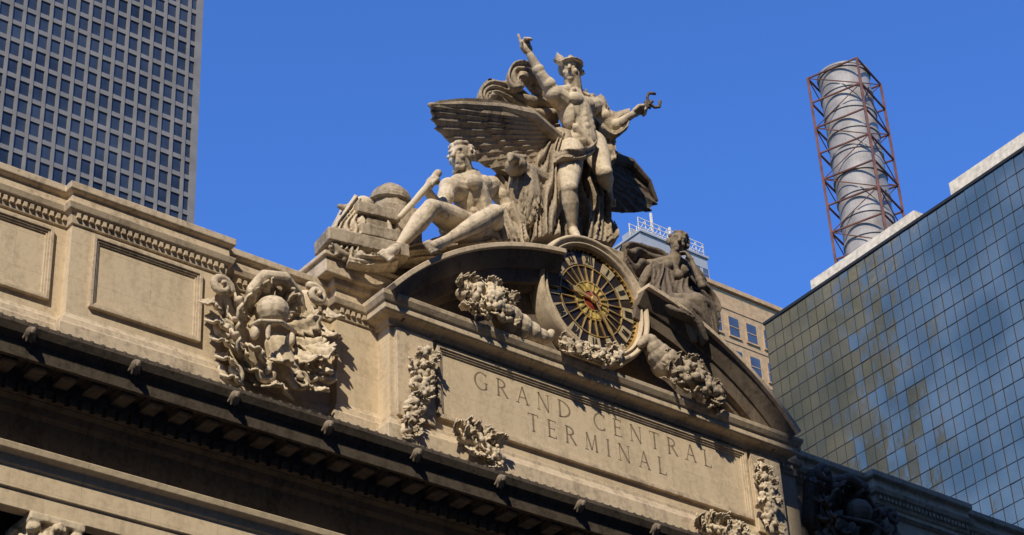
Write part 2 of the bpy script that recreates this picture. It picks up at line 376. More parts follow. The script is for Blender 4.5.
for i in range(18):
    a=2*PI*i/18; d=Vector((math.cos(a),math.sin(a))); p=Vector((cc.x,cc.z)); g.ribbon([p+d*.37,p+d*.66],[.02,.05],CKY+.02,CKY+.05)
g.build('dial_rays',GOLD,CK)
g=G(); g.lathe(cc,[(.34,.06),(.62,.06),(.66,.1)],48); g.build('dial_centre',CENT,CK)
g=G(); g.lathe(cc,[(0,.03),(.2,.03),(.34,.06)],48); g.build('dial_boss',REDG,CK)
rom=['XII','I','II','III','IV','V','VI','VII','VIII','IX','X','XI']
for k in range(12):
    a=math.radians(90-30*k); d=Vector((math.cos(a),math.sin(a))); tn=Vector((d.y,-d.x)); p=Vector((cc.x,cc.z))
    g=G(); pl=[]
    for i in range(7):
        b=math.radians(90-30*k-9+18*i/6); pl.append(Vector((math.cos(b),math.sin(b))))
    g.strip([p+v*1.72 for v in pl],[p+v*1.31 for v in pl],CKY+.065,CKY+.099); plate=g.build('numeral_plate',PLATE,CK)
    g=G(); wd={'I':.085,'V':.14,'X':.15}; s_=rom[k]; tot=sum(wd[c] for c in s_); x=-tot/2
    def q(u,v): return p+tn*u+d*(1.37+v*.29)
    for c in s_:
        w_=wd[c]
        if c=='I': g.ribbon([q(x+w_/2,0),q(x+w_/2,1)],.045,CKY+.04,CKY+.07)
        elif c=='V': g.ribbon([q(x+.02,1),q(x+w_/2,0)],.045,CKY+.04,CKY+.07); g.ribbon([q(x+w_-.02,1),q(x+w_/2,0)],.025,CKY+.042,CKY+.07)
        else: g.ribbon([q(x+.02,1),q(x+w_-.02,0)],.045,CKY+.04,CKY+.07); g.ribbon([q(x+w_-.02,1),q(x+.02,0)],.025,CKY+.042,CKY+.07)
        x+=w_
    g.build('numeral',IRON,plate)
def chand(ang,l,w_,y,name):
    a=math.radians(90-ang); d=Vector((math.cos(a),math.sin(a))); p=Vector((cc.x,cc.z)); g=G()
    g.ribbon([p-d*.3,p+d*.1,p+d*l*.6,p+d*l*.75,p+d*l],[w_*.6,w_*.6,w_,w_*1.8,.01],y-.03,y); g.lathe((cc.x,y,cc.z),[(0,-.05),(.1,-.05),(.12,0)],24); g.build(name,GOLD,CK)
chand(282,1.0,.12,CKY-.02,'hour_hand'); chand(150,1.5,.08,CKY-.06,'minute_hand')

# ================================================================= SCULPTURE HELPERS
def basis(side,up):
    up=up.normalized(); side=(side-up*side.dot(up)).normalized(); fr=side.cross(up)
    return Matrix((side,-fr,up)).transposed(),side,fr,up
def head(S,c,f,up,u,beard=False,hair=150):
    f=(f-up*f.dot(up)).normalized(); side=f.cross(up)*-1
    R=Matrix((side,-f,up)).transposed()
    S.ball(c+up*.08*u-f*.07*u,(.33*u,.38*u,.4*u),R); S.ball(c-up*.16*u+f*.07*u,(.25*u,.26*u,.3*u),R)
    S.limb(c+up*.08*u+f*.3*u,c-up*.11*u+f*.42*u,.045*u,.07*u); S.limb(c-side*.17*u+up*.13*u+f*.26*u,c+side*.17*u+up*.13*u+f*.26*u,.06*u,.06*u)
    for s_ in (-1,1):
        S.ball(c+side*s_*.13*u+f*.25*u+up*.01*u,.05*u); S.ball(c+side*s_*.16*u+f*.19*u-up*.13*u,.1*u); S.ball(c+side*s_*.33*u-f*.02*u-up*.03*u,(.05*u,.08*u,.12*u),R)
    S.limb(c-side*.08*u-up*.22*u+f*.3*u,c+side*.08*u-up*.22*u+f*.3*u,.03*u,.03*u);S.limb(c-side*.06*u-up*.28*u+f*.29*u,c+side*.06*u-up*.28*u+f*.29*u,.035*u,.035*u); S.ball(c-up*.38*u+f*.2*u,.1*u)
    for i in range(hair):
        a=random.uniform(0,2*PI); t=random.uniform(-.3,1); d=side*math.cos(a)*math.sqrt(max(0,1-t*t))+f*math.sin(a)*math.sqrt(max(0,1-t*t))+up*t
        if d.dot(f)>.2 and t<.62: continue
        S.ball(c+up*.09*u-f*.07*u+Vector(d)*.38*u,random.uniform(.05,.085)*u,seg=8,rings=6)
    if beard:
        for i in range(26):
            a=random.uniform(-1,1); S.ball(c-up*random.uniform(.3,.46)*u+f*(.22-.16*abs(a))*u+side*a*.22*u,random.uniform(.045,.07)*u,None,8,6)
def hand(S,wr,d,n,u,curl=.5,point=False,flip=1):
    d=d.normalized(); n=(n-d*n.dot(d)).normalized(); s=d.cross(n)*flip
    S.ball(wr+d*.12*u,(.12*u,.12*u,.12*u)); R=Matrix((s,n,d)).transposed(); S.ball(wr+d*.25*u,(.19*u,.1*u,.22*u),R)
    for i,(o,l) in enumerate(((-.13,.3),(-.045,.34),(.045,.32),(.13,.25))):
        b=wr+d*.4*u+s*o*u; cu=curl if not (point and i==0) else .05
        e1=b+(d*math.cos(cu)+n*math.sin(cu))*l*.5*u; e2=e1+(d*math.cos(cu*2.4)+n*math.sin(cu*2.4))*l*.5*u
        S.path([b-d*.1*u,b,e1,e2],[.06*u,.055*u,.05*u,.045*u],8)
    S.path([wr+d*.12*u-s*.12*u,wr+d*.27*u-s*.22*u+n*.05*u,wr+d*.4*u-s*.22*u+n*.13*u],[.075*u,.065*u,.055*u],8)
def body(S,J,u,female=False,legs=True):
    ch=J['chest'];pe=J['pelvis'];nk=J['neck']; shl,shr=J['shL'],J['shR']
    R,side,fr,up=basis(shr-shl,ch-pe)
    S.ball(ch,(.62*u,.46*u,.75*u),R); S.limb(ch,pe,.47*u,.45*u,16); S.ball(pe,(.54*u,.45*u,.46*u),R)
    if female:
        for s_ in (-1,1): S.ball(ch+side*.27*u*s_+fr*.34*u+up*.02*u,.24*u)
    else:
        for s_ in (-1,1):
            S.ball(ch+side*.27*u*s_+fr*.31*u+up*.2*u,(.33*u,.17*u,.23*u),R)
            S.ball(ch+side*.46*u*s_+up*-.1*u,(.18*u,.3*u,.55*u),R)
            S.limb(pe+side*.45*u*s_+up*.25*u+fr*.2*u,pe+side*.1*u*s_-up*.3*u+fr*.34*u,.12*u,.1*u)
            for k in range(3):
                q=lerp(ch-up*.3*u,pe+up*.25*u,k/2.2); S.ball(q+side*.12*u*s_+fr*.375*u,(.13*u,.085*u,.14*u),R)
        S.limb(nk-up*.05*u+fr*.1*u-side*.1*u,nk-up*.2*u+fr*.25*u-side*.35*u,.06*u,.07*u); S.limb(nk-up*.05*u+fr*.1*u+side*.1*u,nk-up*.2*u+fr*.25*u+side*.35*u,.06*u,.07*u)
    hk=.2 if female else .25
    S.limb(nk-up*.1*u,J['head']-up*.15*u,(hk+.02)*u,hk*u); S.limb(ch+up*.4*u,nk,.38*u,.26*u)
    for s in ('L','R'):
        sh,e,wr=J['sh'+s],J['el'+s],J['wr'+s]; k=.85 if female else 1
        S.limb(nk+up*.0*u,sh,.17*u,.23*u); S.ball(sh,.28*u*k); S.limb(lerp(ch,sh,.6),sh,.33*u,.27*u)
        S.limb(sh,e,.24*u*k,.17*u*k); S.ball(lerp(sh,e,.48)+fr*.03*u,.225*u*k); S.limb(e,wr,.175*u*k,.11*u*k); S.ball(lerp(e,wr,.25),.19*u*k)
        if legs:
            h,kn,an,to=J['hip'+s],J['kn'+s],J['an'+s],J['toe'+s]
            S.ball(h,.42*u); S.limb(h,lerp(h,kn,.5),.41*u,.365*u,18); S.limb(lerp(h,kn,.5),kn,.365*u,.235*u,18); S.ball(kn+fr*.07*u,.2*u); S.limb(kn,lerp(kn,an,.35),.22*u,.245*u,16); S.limb(lerp(kn,an,.35),an,.245*u,.12*u,16)
            td=(to-an); ax_=(an-kn).normalized(); bk=-(td-ax_*td.dot(ax_)).normalized(); L_=(an-kn).length
            Rc=Matrix((bk.cross(ax_),bk,ax_)).transposed(); S.ball(lerp(kn,an,.32)+bk*.11*u,(.23*u,.22*u,L_*.27),Rc); S.ball(an+bk*.12*u-(kn-an).normalized()*.08*u,.14*u)
            S.limb(an,lerp(an,to,.75),.14*u,.13*u); sd=td.cross(kn-an).normalized()
            for q in range(5): S.limb(lerp(an,to,.72)+sd*(q-2)*.065*u,to+sd*(q-2)*.07*u,.065*u,.05*u,8)
    return side,fr,up
def catmull(pts,m):
    out=[]
    for k in range(len(pts)-1):
        p0=pts[max(0,k-1)];p1=pts[k];p2=pts[k+1];p3=pts[min(len(pts)-1,k+2)]
        for q in range(m):
            x=q/m; out.append(.5*((2*p1)+(p2-p0)*x+(2*p0-5*p1+4*p2-p3)*x*x+(3*p1-p0-3*p2+p3)*x**3))
    out.append(pts[-1]); return out
def folds(S,A,B,n,r,nv=Vector((-.3,-.92,.1)),bulge=0):
    """solid cloth sheet between two edge curves with carved folds running along it"""
    nv=nv.normalized(); a=catmull(A,7); b=catmull(B,7); R=max(2,int(n*1.15)); K=R*6; ph=random.uniform(0,6); nt_=len(a); vs=[]
    dep=[random.uniform(.4,1.6) for _ in range(R+2)]
    for i in range(nt_):
        t=i/(nt_-1)
        for j in range(K+1):
            s=j/K; x=s*R+.6*math.sin(4*t+ph+s*3)+.25*math.sin(9*t+s*7); k=int(max(0,min(R,x)))
            h=abs(math.sin(PI*x))**.7*dep[k]
            vs.append(lerp(a[i],b[i],s)+nv*(h*r*1.9+bulge*math.sin(PI*s)))
    o=len(vs)
    for i in range(nt_):
        for j in range(K+1): vs.append(lerp(a[i],b[i],j/K)-nv*r*1.2)
    fs=[]; W_=K+1
    for i in range(nt_-1):
        for j in range(K):
            q=i*W_+j; fs.append((q,q+1,q+W_+1,q+W_)); fs.append((o+q,o+q+W_,o+q+W_+1,o+q+1))
        q=i*W_; fs.append((q,q+W_,o+q+W_,o+q)); q=i*W_+K; fs.append((q,o+q,o+q+W_,q+W_))
    for j in range(K):
        fs.append((j,o+j,o+j+1,j+1)); q=(nt_-1)*W_+j; fs.append((q,q+1,o+q+1,o+q))
    S.add(vs,fs)
def feather(g,p0,p1,w,nrm,thick=.03,seg=8,rid=.015):
    d=(p1-p0); L=d.length; d/=L; s=d.cross(nrm).normalized(); n=s.cross(d).normalized(); vs=[];fs=[]
    for i in range(seg+1):
        t=i/seg; ww=w*(.65+.35*math.sin(PI*min(1,t*1.2)))*(1 if t<.7 else math.sqrt(max(0,1-((t-.7)/.3)**2))*.98+.02)
        c=p0+d*L*t
        vs+=[c-s*ww/2-n*thick,c+n*(thick+rid),c+s*ww/2-n*thick,c-n*thick*2]
    for i in range(seg):
        a=4*i
        for j in range(4): fs.append((a+j,a+(j+1)%4,a+4+(j+1)%4,a+4+j))
    fs+=[(0,3,2,1),(4*seg,4*seg+1,4*seg+2,4*seg+3)]
    g.add(vs,fs)
def acanth(g,c,d,n,L,W_,curl=1.0,th=.035):
    d=d.normalized(); s=d.cross(n).normalized(); n=s.cross(d).normalized(); NT=12; NS=8; top=[];bot=[]; p=Vector(c)
    for i in range(NT+1):
        t=i/NT; ang=.25+2.5*curl*t**3; tg=d*math.cos(ang)+n*math.sin(ang); nn=n*math.cos(ang)-d*math.sin(ang)
        w=W_*max(.04,math.sin(PI*(.1+.86*t)))**.7*(1+.3*math.cos(2*PI*4*t+.5))
        for j in range(NS+1):
            k=-1+2*j/NS; q=p+s*k*w+tg*abs(k)*w*.35+nn*(-abs(k)**2*.3*W_+.12*W_*math.cos(k*PI*2))
            top.append(q); bot.append(q-nn*th)
        p=p+tg*(L/NT)
    vs=top+bot; o=len(top); W2=NS+1; fs=[]
    for i in range(NT):
        for j in range(NS):
            q=i*W2+j; fs.append((q,q+1,q+W2+1,q+W2)); fs.append((o+q,o+q+W2,o+q+W2+1,o+q+1))
        q=i*W2; fs.append((q,q+W2,o+q+W2,o+q)); q=i*W2+NS; fs.append((q,o+q,o+q+W2,q+W2))
    for j in range(NS):
        fs.append((j,o+j,o+j+1,j+1)); q=NT*W2+j; fs.append((q,q+1,o+q+1,o+q))
    g.add(vs,fs)
def rosette(S,c,r,n):
    R=n.to_track_quat('Z','Y').to_matrix(); k=random.choice((5,6))
    for i in range(k):
        a=2*PI*i/k; S.ball(c+R@Vector((math.cos(a)*r*.6,math.sin(a)*r*.6,0)),(r*.42,r*.42,r*.25),R,8,6)
    S.ball(c+n*r*.2,r*.28,None,8,6)
def scroll(S,c,r,a0,turns,tr,sgn=1,yo=.0):
    pts=[];rs=[];n=int(14*turns)
    for i in range(n+1):
        t=i/n; a=a0+sgn*2*PI*turns*t; q=r*(1-.85*t); pts.append(c+Vector((q*math.cos(a),-yo*t,q*math.sin(a)))); rs.append(tr*(1-.45*t))
    S.path(pts,rs,8)
def ontrack(pathpts,rad,depth):
    t=random.random()*(len(pathpts)-1.001); k=int(t); c=lerp(pathpts[k],pathpts[k+1],t-k); rr=rad[k]*(1-(t-k))+rad[k+1]*(t-k)
    a=random.uniform(0,2*PI); q=math.sqrt(random.random()); dome=math.sqrt(max(0,1-q*q))
    return c+Vector((math.cos(a)*q*rr,-depth*dome*rr*2,math.sin(a)*q*rr)),Vector((math.cos(a)*q,-dome-.15,math.sin(a)*q)).normalized(),a,q
# ================================================================= STANDING FIGURE
def Qm(px,py,dy=0): return P(px,py,42.7+dy)
u=.93
J=dict(pelvis=Qm(582,141),chest=Qm(575,112,-.05),neck=Qm(573,90,-.1),head=Qm(571,71,-.3),shL=Qm(554,94,-.25),elL=Qm(541,75,-.3),wrL=Qm(530,55,-.3),
 shR=Qm(595,106,.2),elR=Qm(612,128,.1),wrR=Qm(632,115,-.7),hipL=Qm(570,152,-.05),knL=Qm(569,189,-.6),anL=Qm(573,230,-.15),toeL=Qm(579,243,-.8),
 hipR=Qm(593,145,.1),knR=Qm(604,173,-.5),anR=Qm(608,190,1.0),toeR=Qm(610,206,1.2))
SM=empty('standing_statue',J['toeL'],'stone standing nude youth in winged helmet, one arm raised pointing, tallest of the group','statue')
S_=G(); body(S_,J,u*1.25)
up=Vector((-.08,-.14,1)).normalized(); head(S_,J['head'],Vector((-.75,-.65,-.12)),up,u*1.1,hair=50)
hand(S_,J['wrL'],Qm(524,41,-.3)-J['wrL'],Vector((-.2,-1,0)),u*1.2,.9,True)
hand(S_,J['wrR'],Qm(643,107,-.8)-J['wrR'],Vector((-.2,-.3,-1)),u*1.2,1.0,False)
S_.build('body',CARV,SM,voxel=.024,sm=4,ero=.012)
g=G(); hc=J['head']; g.ball(hc+up*.22*u+Vector((.05,.1,0)),(.46*u,.48*u,.38*u)); g.ball(hc+up*.2*u+Vector((-.04,-.05,0)),(.48*u,.5*u,.07*u)); g.ball(hc+up*.56*u,.1)
hm=g.build('helmet',CARV,SM,voxel=.026,sm=2)
for s_ in (-1,1):
    g=G()
    for k in range(5): feather(g,hc+Vector((s_*.3,-.1,.12)),hc+Vector((s_*(.4+.07*k),.2-.03*k,.74-.13*k)),.26,Vector((s_*.6,-.8,0)),.04)
    g.build('helmet_wing',CARV,hm,smooth=False)
S_=G()
folds(S_,[Qm(552,88,.2),Qm(540,74,.3),Qm(527,63,.2),Qm(513,64,.1),Qm(507,77,0),Qm(513,90,-.1),Qm(524,88,-.1)],[Qm(566,108,.5),Qm(548,102,.5),Qm(534,92,.4),Qm(525,82,.25),Qm(520,80,.1),Qm(520,83,0),Qm(521,84,-.05)],4,.13)
folds(S_,[Qm(556,100,.6),Qm(536,98,.5),Qm(518,90,.4),Qm(503,83,.2),Qm(488,81,.1),Qm(478,93,0),Qm(482,107,0),Qm(496,110,0)],[Qm(562,156,.7),Qm(548,144,.6),Qm(530,134,.5),Qm(514,122,.4),Qm(502,111,.3),Qm(494,101,.2),Qm(490,100,.1),Qm(492,101,0)],6,.16)
folds(S_,[Qm(603,98,.5),Qm(611,115,.4),Qm(610,142,.4),Qm(608,170,.5)],[Qm(580,95,.8),Qm(586,120,.8),Qm(586,150,.8),Qm(588,184,.9)],4,.14)
folds(S_,[Qm(600,128,.2),Qm(613,138,.0),Qm(628,128,-.5)],[Qm(606,110,.3),Qm(616,112,.2),Qm(630,108,-.4)],4,.1)
folds(S_,[Qm(606,125,.2),Qm(613,142,.2),Qm(614,164,.3)],[Qm(598,112,.5),Qm(600,140,.5),Qm(602,168,.6)],3,.12)
S_.build('cloak',CARD,SM,voxel=.032,sm=1)
S_=G()
folds(S_,[Qm(596,142,-.5),Qm(582,151,-.75),Qm(566,152,-.7),Qm(552,154,-.1)],[Qm(594,153,-.4),Qm(580,161,-.7),Qm(562,160,-.6),Qm(548,168,.1)],3,.09)
folds(S_,[Qm(564,140,.3),Qm(558,165,.2),Qm(555,200,.1),Qm(557,242,.0)],[Qm(548,140,.3),Qm(536,158,.1),Qm(534,190,.0),Qm(532,242,-.1)],5,.15,bulge=.15)
folds(S_,[Qm(556,150,.6),Qm(558,190,.6),Qm(556,240,.5)],[Qm(604,160,1.0),Qm(604,200,.9),Qm(614,245,.7)],6,.2)
folds(S_,[Qm(588,190,.5),Qm(588,210,.4),Qm(586,240,.2)],[Qm(608,208,.9),Qm(608,222,.7),Qm(612,246,.4)],4,.14)
S_.build('drapery',CARD,SM,voxel=.032,sm=1)
g=G(); a=Qm(622,124,-.45);b=Qm(650,103,-.92); g.limb(a,b,.055,.05)
ax=(b-a).normalized(); sd=ax.cross(Vector((0,1,0))).normalized()
for s_ in (-1,1):
    g.path([a+(b-a)*(.62+.38*t/12)+sd*s_*.14*math.sin(t/12*PI*2)+Vector((0,.1*math.cos(t/12*PI*2),0)) for t in range(13)],.05,8)
    g.path([b-ax*.05,b+sd*s_*.22+ax*.05,b+sd*s_*.3+ax*.22,b+sd*s_*.16+ax*.4],[.055,.055,.055,.06],8)
g.limb(b-ax*.1,b+ax*.12,.07,.06); g.build('herald_staff',SHAD,SM,voxel=.022,sm=1,ero=0)
# ================================================================= EAGLE
def Qe(px,py,dy=0): return P(px,py,43.0+dy)
EG=empty('eagle_statue',Qe(540,200),'stone eagle with broad spread wings crouching behind the standing youth','statue')
S_=G(); S_.limb(Qe(560,150,.3),Qe(540,190,.2),.8,.7); S_.limb(Qe(540,184,0),Qe(519,170,-.5),.5,.34); hd=Qe(516,166,-.8); S_.ball(hd,(.36,.4,.31)); S_.path([hd+Vector((-.2,-.2,.05)),hd+Vector((-.48,-.34,-.02)),hd+Vector((-.56,-.38,-.24))],[.2,.15,.07]); S_.limb(hd+Vector((-.3,-.3,.12)),hd+Vector((.1,-.35,.18)),.07,.08)
epath=[Qe(524,178,-.3),Qe(524,198,-.3),Qe(520,220,-.2)]
S_.path(epath,[.5,.6,.5]); S_.limb(Qe(545,190,.2),Qe(525,236,.3),.8,.7)
for k in range(4): S_.path([Qe(512,224,-.5),Qe(503+k*5,234,-.8),Qe(501+k*6,243,-.8)],[.16,.12,.07],8)
S_.build('body',CARD,EG,voxel=.035,sm=1)
g=G()
for i in range(190):
    c,nn,a,q=ontrack(epath,[.5,.62,.5],.44); feather(g,c-nn*.02,c+Vector((random.uniform(-.06,.06),.0,-.3)),.2,nn,.025,5)
g.build('breast_feathers',CARD,EG)
def interp(pts,t):
    t*=len(pts)-1; k=min(int(t),len(pts)-2); return lerp(pts[k],pts[k+1],t-k)
def wing(mat,bases,tips,N,nrm,w,lead):
    g=G()
    aa=[interp(bases,i/16) for i in range(17)]; bb=[lerp(interp(bases,i/16),interp(tips,i/16),.96) for i in range(17)]; n=17
    vs=[p+nrm*.06 for p in aa]+[p+nrm*.06 for p in bb]+[p-nrm*.12 for p in aa]+[p-nrm*.12 for p in bb]
    fs=[]
    for i in range(16): fs+=[(i,i+1,n+i+1,n+i),(2*n+i,3*n+i,3*n+i+1,2*n+i+1),(i,2*n+i,2*n+i+1,i+1),(n+i,n+i+1,3*n+i+1,3*n+i)]
    fs+=[(0,n,3*n,2*n),(16,2*n+16,3*n+16,n+16)]; g.add(vs,fs)
    for layer,(fr_,nn,ww) in enumerate(((1.0,N,w),(.76,N,w*.9),(.55,N+1,w*.75),(.36,N+1,w*.65))):
        for i in range(nn):
            t=i/(nn-1); b=interp(bases,t); e=interp(tips,t); e=lerp(b,e,fr_*random.uniform(.98,1.02))+nrm*(.07+.04*layer)
            feather(g,b+nrm*(.07+.04*layer),e,ww,nrm,.016,12,.03)
    g.path(lead,[.3,.26,.2,.14,.08][:len(lead)],10)
    return g.build('wing',mat,EG,smooth=False)
nl=Vector((-.12,-.86,-.48)).normalized()
bl=[Qe(534,120,-.55),Qe(546,135,-.25),Qe(551,150,0),Qe(550,168,.1)]
tl=[Qe(x,y,d) for x,y,d in ((427,106,-1.0),(428,113,-.9),(432,124,-.75),(440,136,-.55),(451,147,-.4),(466,157,-.25),(483,165,-.15),(502,172,-.1),(522,180,0))]
wing(CARD,bl,tl,11,nl,.95,[Qe(556,140,-.2),Qe(530,116,-.65),Qe(498,108,-.8),Qe(460,105,-.95),Qe(430,105,-1.0)])
nr=Vector((-.1,-.97,-.1)).normalized()
br=[Qe(596,156,.8),Qe(592,170,.8),Qe(590,186,.8)]
tr=[Qe(x,y,d) for x,y,d in ((628,162,1),(641,173,1),(651,188,1.1),(658,205,1.1),(648,212,1.1),(632,213,1),(615,212,1),(602,208,1))]
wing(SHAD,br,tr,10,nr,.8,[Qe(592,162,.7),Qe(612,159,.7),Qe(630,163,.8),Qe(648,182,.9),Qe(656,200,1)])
# ================================================================= SEATED MALE
def Qh(px,py,dy=0): return P(px,py,42.5+dy)
u=.9
J=dict(pelvis=Qh(478,223,.1),chest=Qh(471,194,-.1),neck=Qh(465,176,-.25),head=Qh(460,157,-.45),shL=Qh(449,188,-.35),elL=Qh(440,209,-.6),wrL=Qh(428,192,-.95),
 shR=Qh(491,186,.35),elR=Qh(508,208,.2),wrR=Qh(490,222,-.6),hipL=Qh(466,228,-.1),knL=Qh(431,208,-1.1),anL=Qh(398,247,-.75),toeL=Qh(384,257,-1.2),
 hipR=Qh(486,230,.1),knR=Qh(494,213,-1.2),anR=Qh(446,241,-1.2),toeR=Qh(428,248,-1.6))
SH=empty('seated_statue',Qh(470,245),'stone muscular nude man seated left of the clock with a staff, head turned left','statue')
S_=G(); body(S_,J,u*1.34); head(S_,J['head'],Vector((-.95,-.35,-.2)),Vector((-.15,-.1,1)).normalized(),u*1.2,beard=True)
hand(S_,J['wrL'],Qh(430,181,-1.05)-J['wrL'],Vector((1,-.2,.2)),u*1.2,1.1); hand(S_,J['wrR'],Qh(478,225,-.9)-J['wrR'],Vector((0,-.2,-1)),u*1.15,.5)
S_.build('body',CARV,SH,voxel=.024,sm=3)
S_=G(); S_.path([Qh(438,173,-1.15),Qh(428,186,-1.1),Qh(412,204,-.9),Qh(400,217,-.8)],[.13,.12,.1,.09]); S_.build('staff',CARV,SH,voxel=.03)
S_=G(); folds(S_,[Qh(496,226,-.6),Qh(470,234,-.9),Qh(440,240,-.6),Qh(408,250,-.4)],[Qh(520,250,-.1),Qh(480,258,-.4),Qh(440,264,-.3),Qh(400,266,-.1)],5,.16)
folds(S_,[Qh(480,232,-.5),Qh(492,244,-.8),Qh(502,256,-.7)],[Qh(510,206,.0),Qh(520,228,.0),Qh(526,248,-.1)],6,.15); S_.ball(Qh(478,240,.4),(1.5,.6,.6))
folds(S_,[Qh(490,180,.6),Qh(502,198,.5),Qh(508,225,.3)],[Qh(502,170,.8),Qh(514,190,.7),Qh(522,215,.5)],4,.14)
S_.build('seat_drapery',CARD,SH,voxel=.032,sm=1)
# ================================================================= TOOLS HEAP
HP=empty('tool_heap',Qh(360,262),'stone heap of beehive, anvil, wheel and cloth left of the seated man','sculpture')
S_=G(); c=Qh(390,203,.6)
for k in range(6):
    r=.6*math.cos(k/6*1.4); pts=[c+Vector((r*math.cos(a*PI/6),r*math.sin(a*PI/6),k*.1)) for a in range(13)]; S_.path(pts,.085,8)
S_.ball(c,(.55,.55,.55)); S_.ball(c+Vector((0,0,-.12)),(.8,.7,.1)); S_.limb(c-Vector((0,0,.1)),c-Vector((0,0,1.6)),.6,.8)
S_.build('beehive',CARD,HP,voxel=.03,sm=1)
ex=Vector((1,-.15,.04)).normalized(); ey=Vector((.15,1,0)).normalized(); ez=Vector((-.04,0,1)).normalized()
S_=G(); c=Qh(374,228,-.3)
S_.obox(c+ez*.38,ex*.7,ey*.4,ez*.2); S_.obox(c,ex*.38,ey*.3,ez*.3); S_.obox(c-ez*.4,ex*.65,ey*.45,ez*.2); S_.limb(c+ez*.42-ex*.5,c+ez*.48-ex*1.1,.22,.08)
S_.obox(Qh(395,236,.2),ex*.6,ey*.6,ez*.75); S_.obox(Qh(362,250,-.3),ex*1.3,ey*.5,ez*.22); S_.build('anvil',CARD,HP,voxel=.03,sm=2)
g=G(); c=Qh(344,244,-.45)
for i in range(12):
    a=2*PI*i/12; g.limb(c+Vector((.4*math.cos(a),0,.4*math.sin(a))),c+Vector((.54*math.cos(a),0,.54*math.sin(a))),.08,.07)
    g.limb(c+Vector((.38*math.cos(a),0,.38*math.sin(a))),c+Vector((.38*math.cos(a+.53),0,.38*math.sin(a+.53))),.13,.13)
g.ball(c+Vector((0,.05,0)),(.36,.12,.36)); g.ball(c,.16); g.build('cogwheel',CARD,HP,voxel=.03,sm=2)
S_=G(); S_.limb(Qh(352,216,.1),Qh(340,250,.1),.4,.55)
folds(S_,[Qh(352,200,.0),Qh(342,214,-.2),Qh(335,228,-.3),Qh(329,250,-.3)],[Qh(372,206,.1),Qh(366,222,-.3),Qh(360,236,-.4),Qh(356,256,-.5)],5,.11)
folds(S_,[Qh(350,252,-.5),Qh(370,256,-.8),Qh(398,256,-.7)],[Qh(346,266,-.4),Qh(368,270,-.6),Qh(396,271,-.5)],3,.1)
folds(S_,[Qh(382,214,-.2),Qh(386,232,-.5),Qh(390,252,-.5)],[Qh(398,210,.2),Qh(408,228,.0),Qh(412,250,-.2)],4,.12)
S_.ball(Qh(364,204,.0),(.3,.25,.25)); S_.build('cloth',CARV,HP,voxel=.03,sm=1)
# ================================================================= RECLINING FEMALE
def Qf(px,py,dy=0): return P(px-3,py,42.8+dy)
u=.84
J=dict(pelvis=Qf(654,304,.1),chest=Qf(669,275,.1),neck=Qf(678,258,-.05),head=Qf(681,243,-.2),shL=Qf(653,266,.1),elL=Qf(642,290,-.2),wrL=Qf(650,308,-.8),
 shR=Qf(693,270,.1),elR=Qf(705,286,-.6),wrR=Qf(695,262,-.5))
SF=empty('reclining_statue',Qf(670,318),'shade-toned stone woman reclining right of the clock, hand raised to her head','statue')
S_=G(); body(S_,J,u*1.08,True,False); head(S_,J['head'],Vector((-.6,-.7,-.5)),Vector((.2,-.25,1)).normalized(),u*1.12); hand(S_,J['wrR'],Qf(689,251,-.4)-J['wrR'],Vector((-.5,.8,0)),u*1.0,.5); hand(S_,J['wrL'],Qf(655,316,-1.0)-J['wrL'],Vector((0,-.3,-1)),u,.5)
S_.path([Qf(658,306,0),Qf(700,302,-1.3),Qf(712,334,-1.2)],[.5*u,.38*u,.2*u]); S_.path([Qf(655,306,0),Qf(686,308,-1.4),Qf(698,338,-1.4)],[.5*u,.38*u,.2*u])
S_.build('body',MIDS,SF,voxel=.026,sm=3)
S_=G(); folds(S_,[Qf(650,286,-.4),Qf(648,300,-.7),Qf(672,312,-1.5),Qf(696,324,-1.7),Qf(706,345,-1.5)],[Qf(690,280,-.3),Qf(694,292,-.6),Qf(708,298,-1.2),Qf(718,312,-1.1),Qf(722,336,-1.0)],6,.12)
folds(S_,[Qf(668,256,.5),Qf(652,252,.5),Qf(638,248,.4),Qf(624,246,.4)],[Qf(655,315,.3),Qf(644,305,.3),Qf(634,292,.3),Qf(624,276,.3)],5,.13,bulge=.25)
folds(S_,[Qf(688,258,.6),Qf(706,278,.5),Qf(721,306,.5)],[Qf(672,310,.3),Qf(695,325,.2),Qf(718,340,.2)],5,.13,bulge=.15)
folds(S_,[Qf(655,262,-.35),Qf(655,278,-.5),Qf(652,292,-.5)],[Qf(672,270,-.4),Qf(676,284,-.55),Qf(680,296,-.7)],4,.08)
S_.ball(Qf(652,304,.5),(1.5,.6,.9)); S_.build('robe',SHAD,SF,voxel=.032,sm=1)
# ================================================================= FRUIT AND FOLIAGE CARVINGS
nrm=Vector((0,-1,0))
def carving(name,pts,rad,n,rmin,rmax,label,cat,Y,mat=CARV,nl=30,extra=None,voxel=.026,L=.36):
    pp=[P(a,b,Y) for a,b in pts]; E=empty(name,pp[len(pp)//2],label,cat); S_=G()
    for i in range(n):
        c,nn,a,q=ontrack(pp,rad,.34); r=random.uniform(rmin,rmax)
        if random.random()<.3: rosette(S_,c,r*1.6,nn)
        else: S_.ball(c,r,None,12,8)
    S_.path(pp,[x*.55 for x in rad],10)
    S_.build('fruit',mat,E,voxel=voxel,sm=1,ero=0)
    g=G()
    for i in range(nl):
        c,nn,a,q=ontrack(pp,rad,.2); d=Vector((math.cos(a)+random.uniform(-.3,.3),-.2,math.sin(a)+random.uniform(-.3,.3))); l=random.uniform(.8,1.2)*L
        acanth(g,c-d.normalized()*l*.2,d,nn,l,l*.4,random.uniform(.35,.7))
    g.build('leaves',mat,E,smooth=True)
    if extra: 
        g=G(); extra(g); g.build('horn',mat,E,voxel=.03,sm=1)
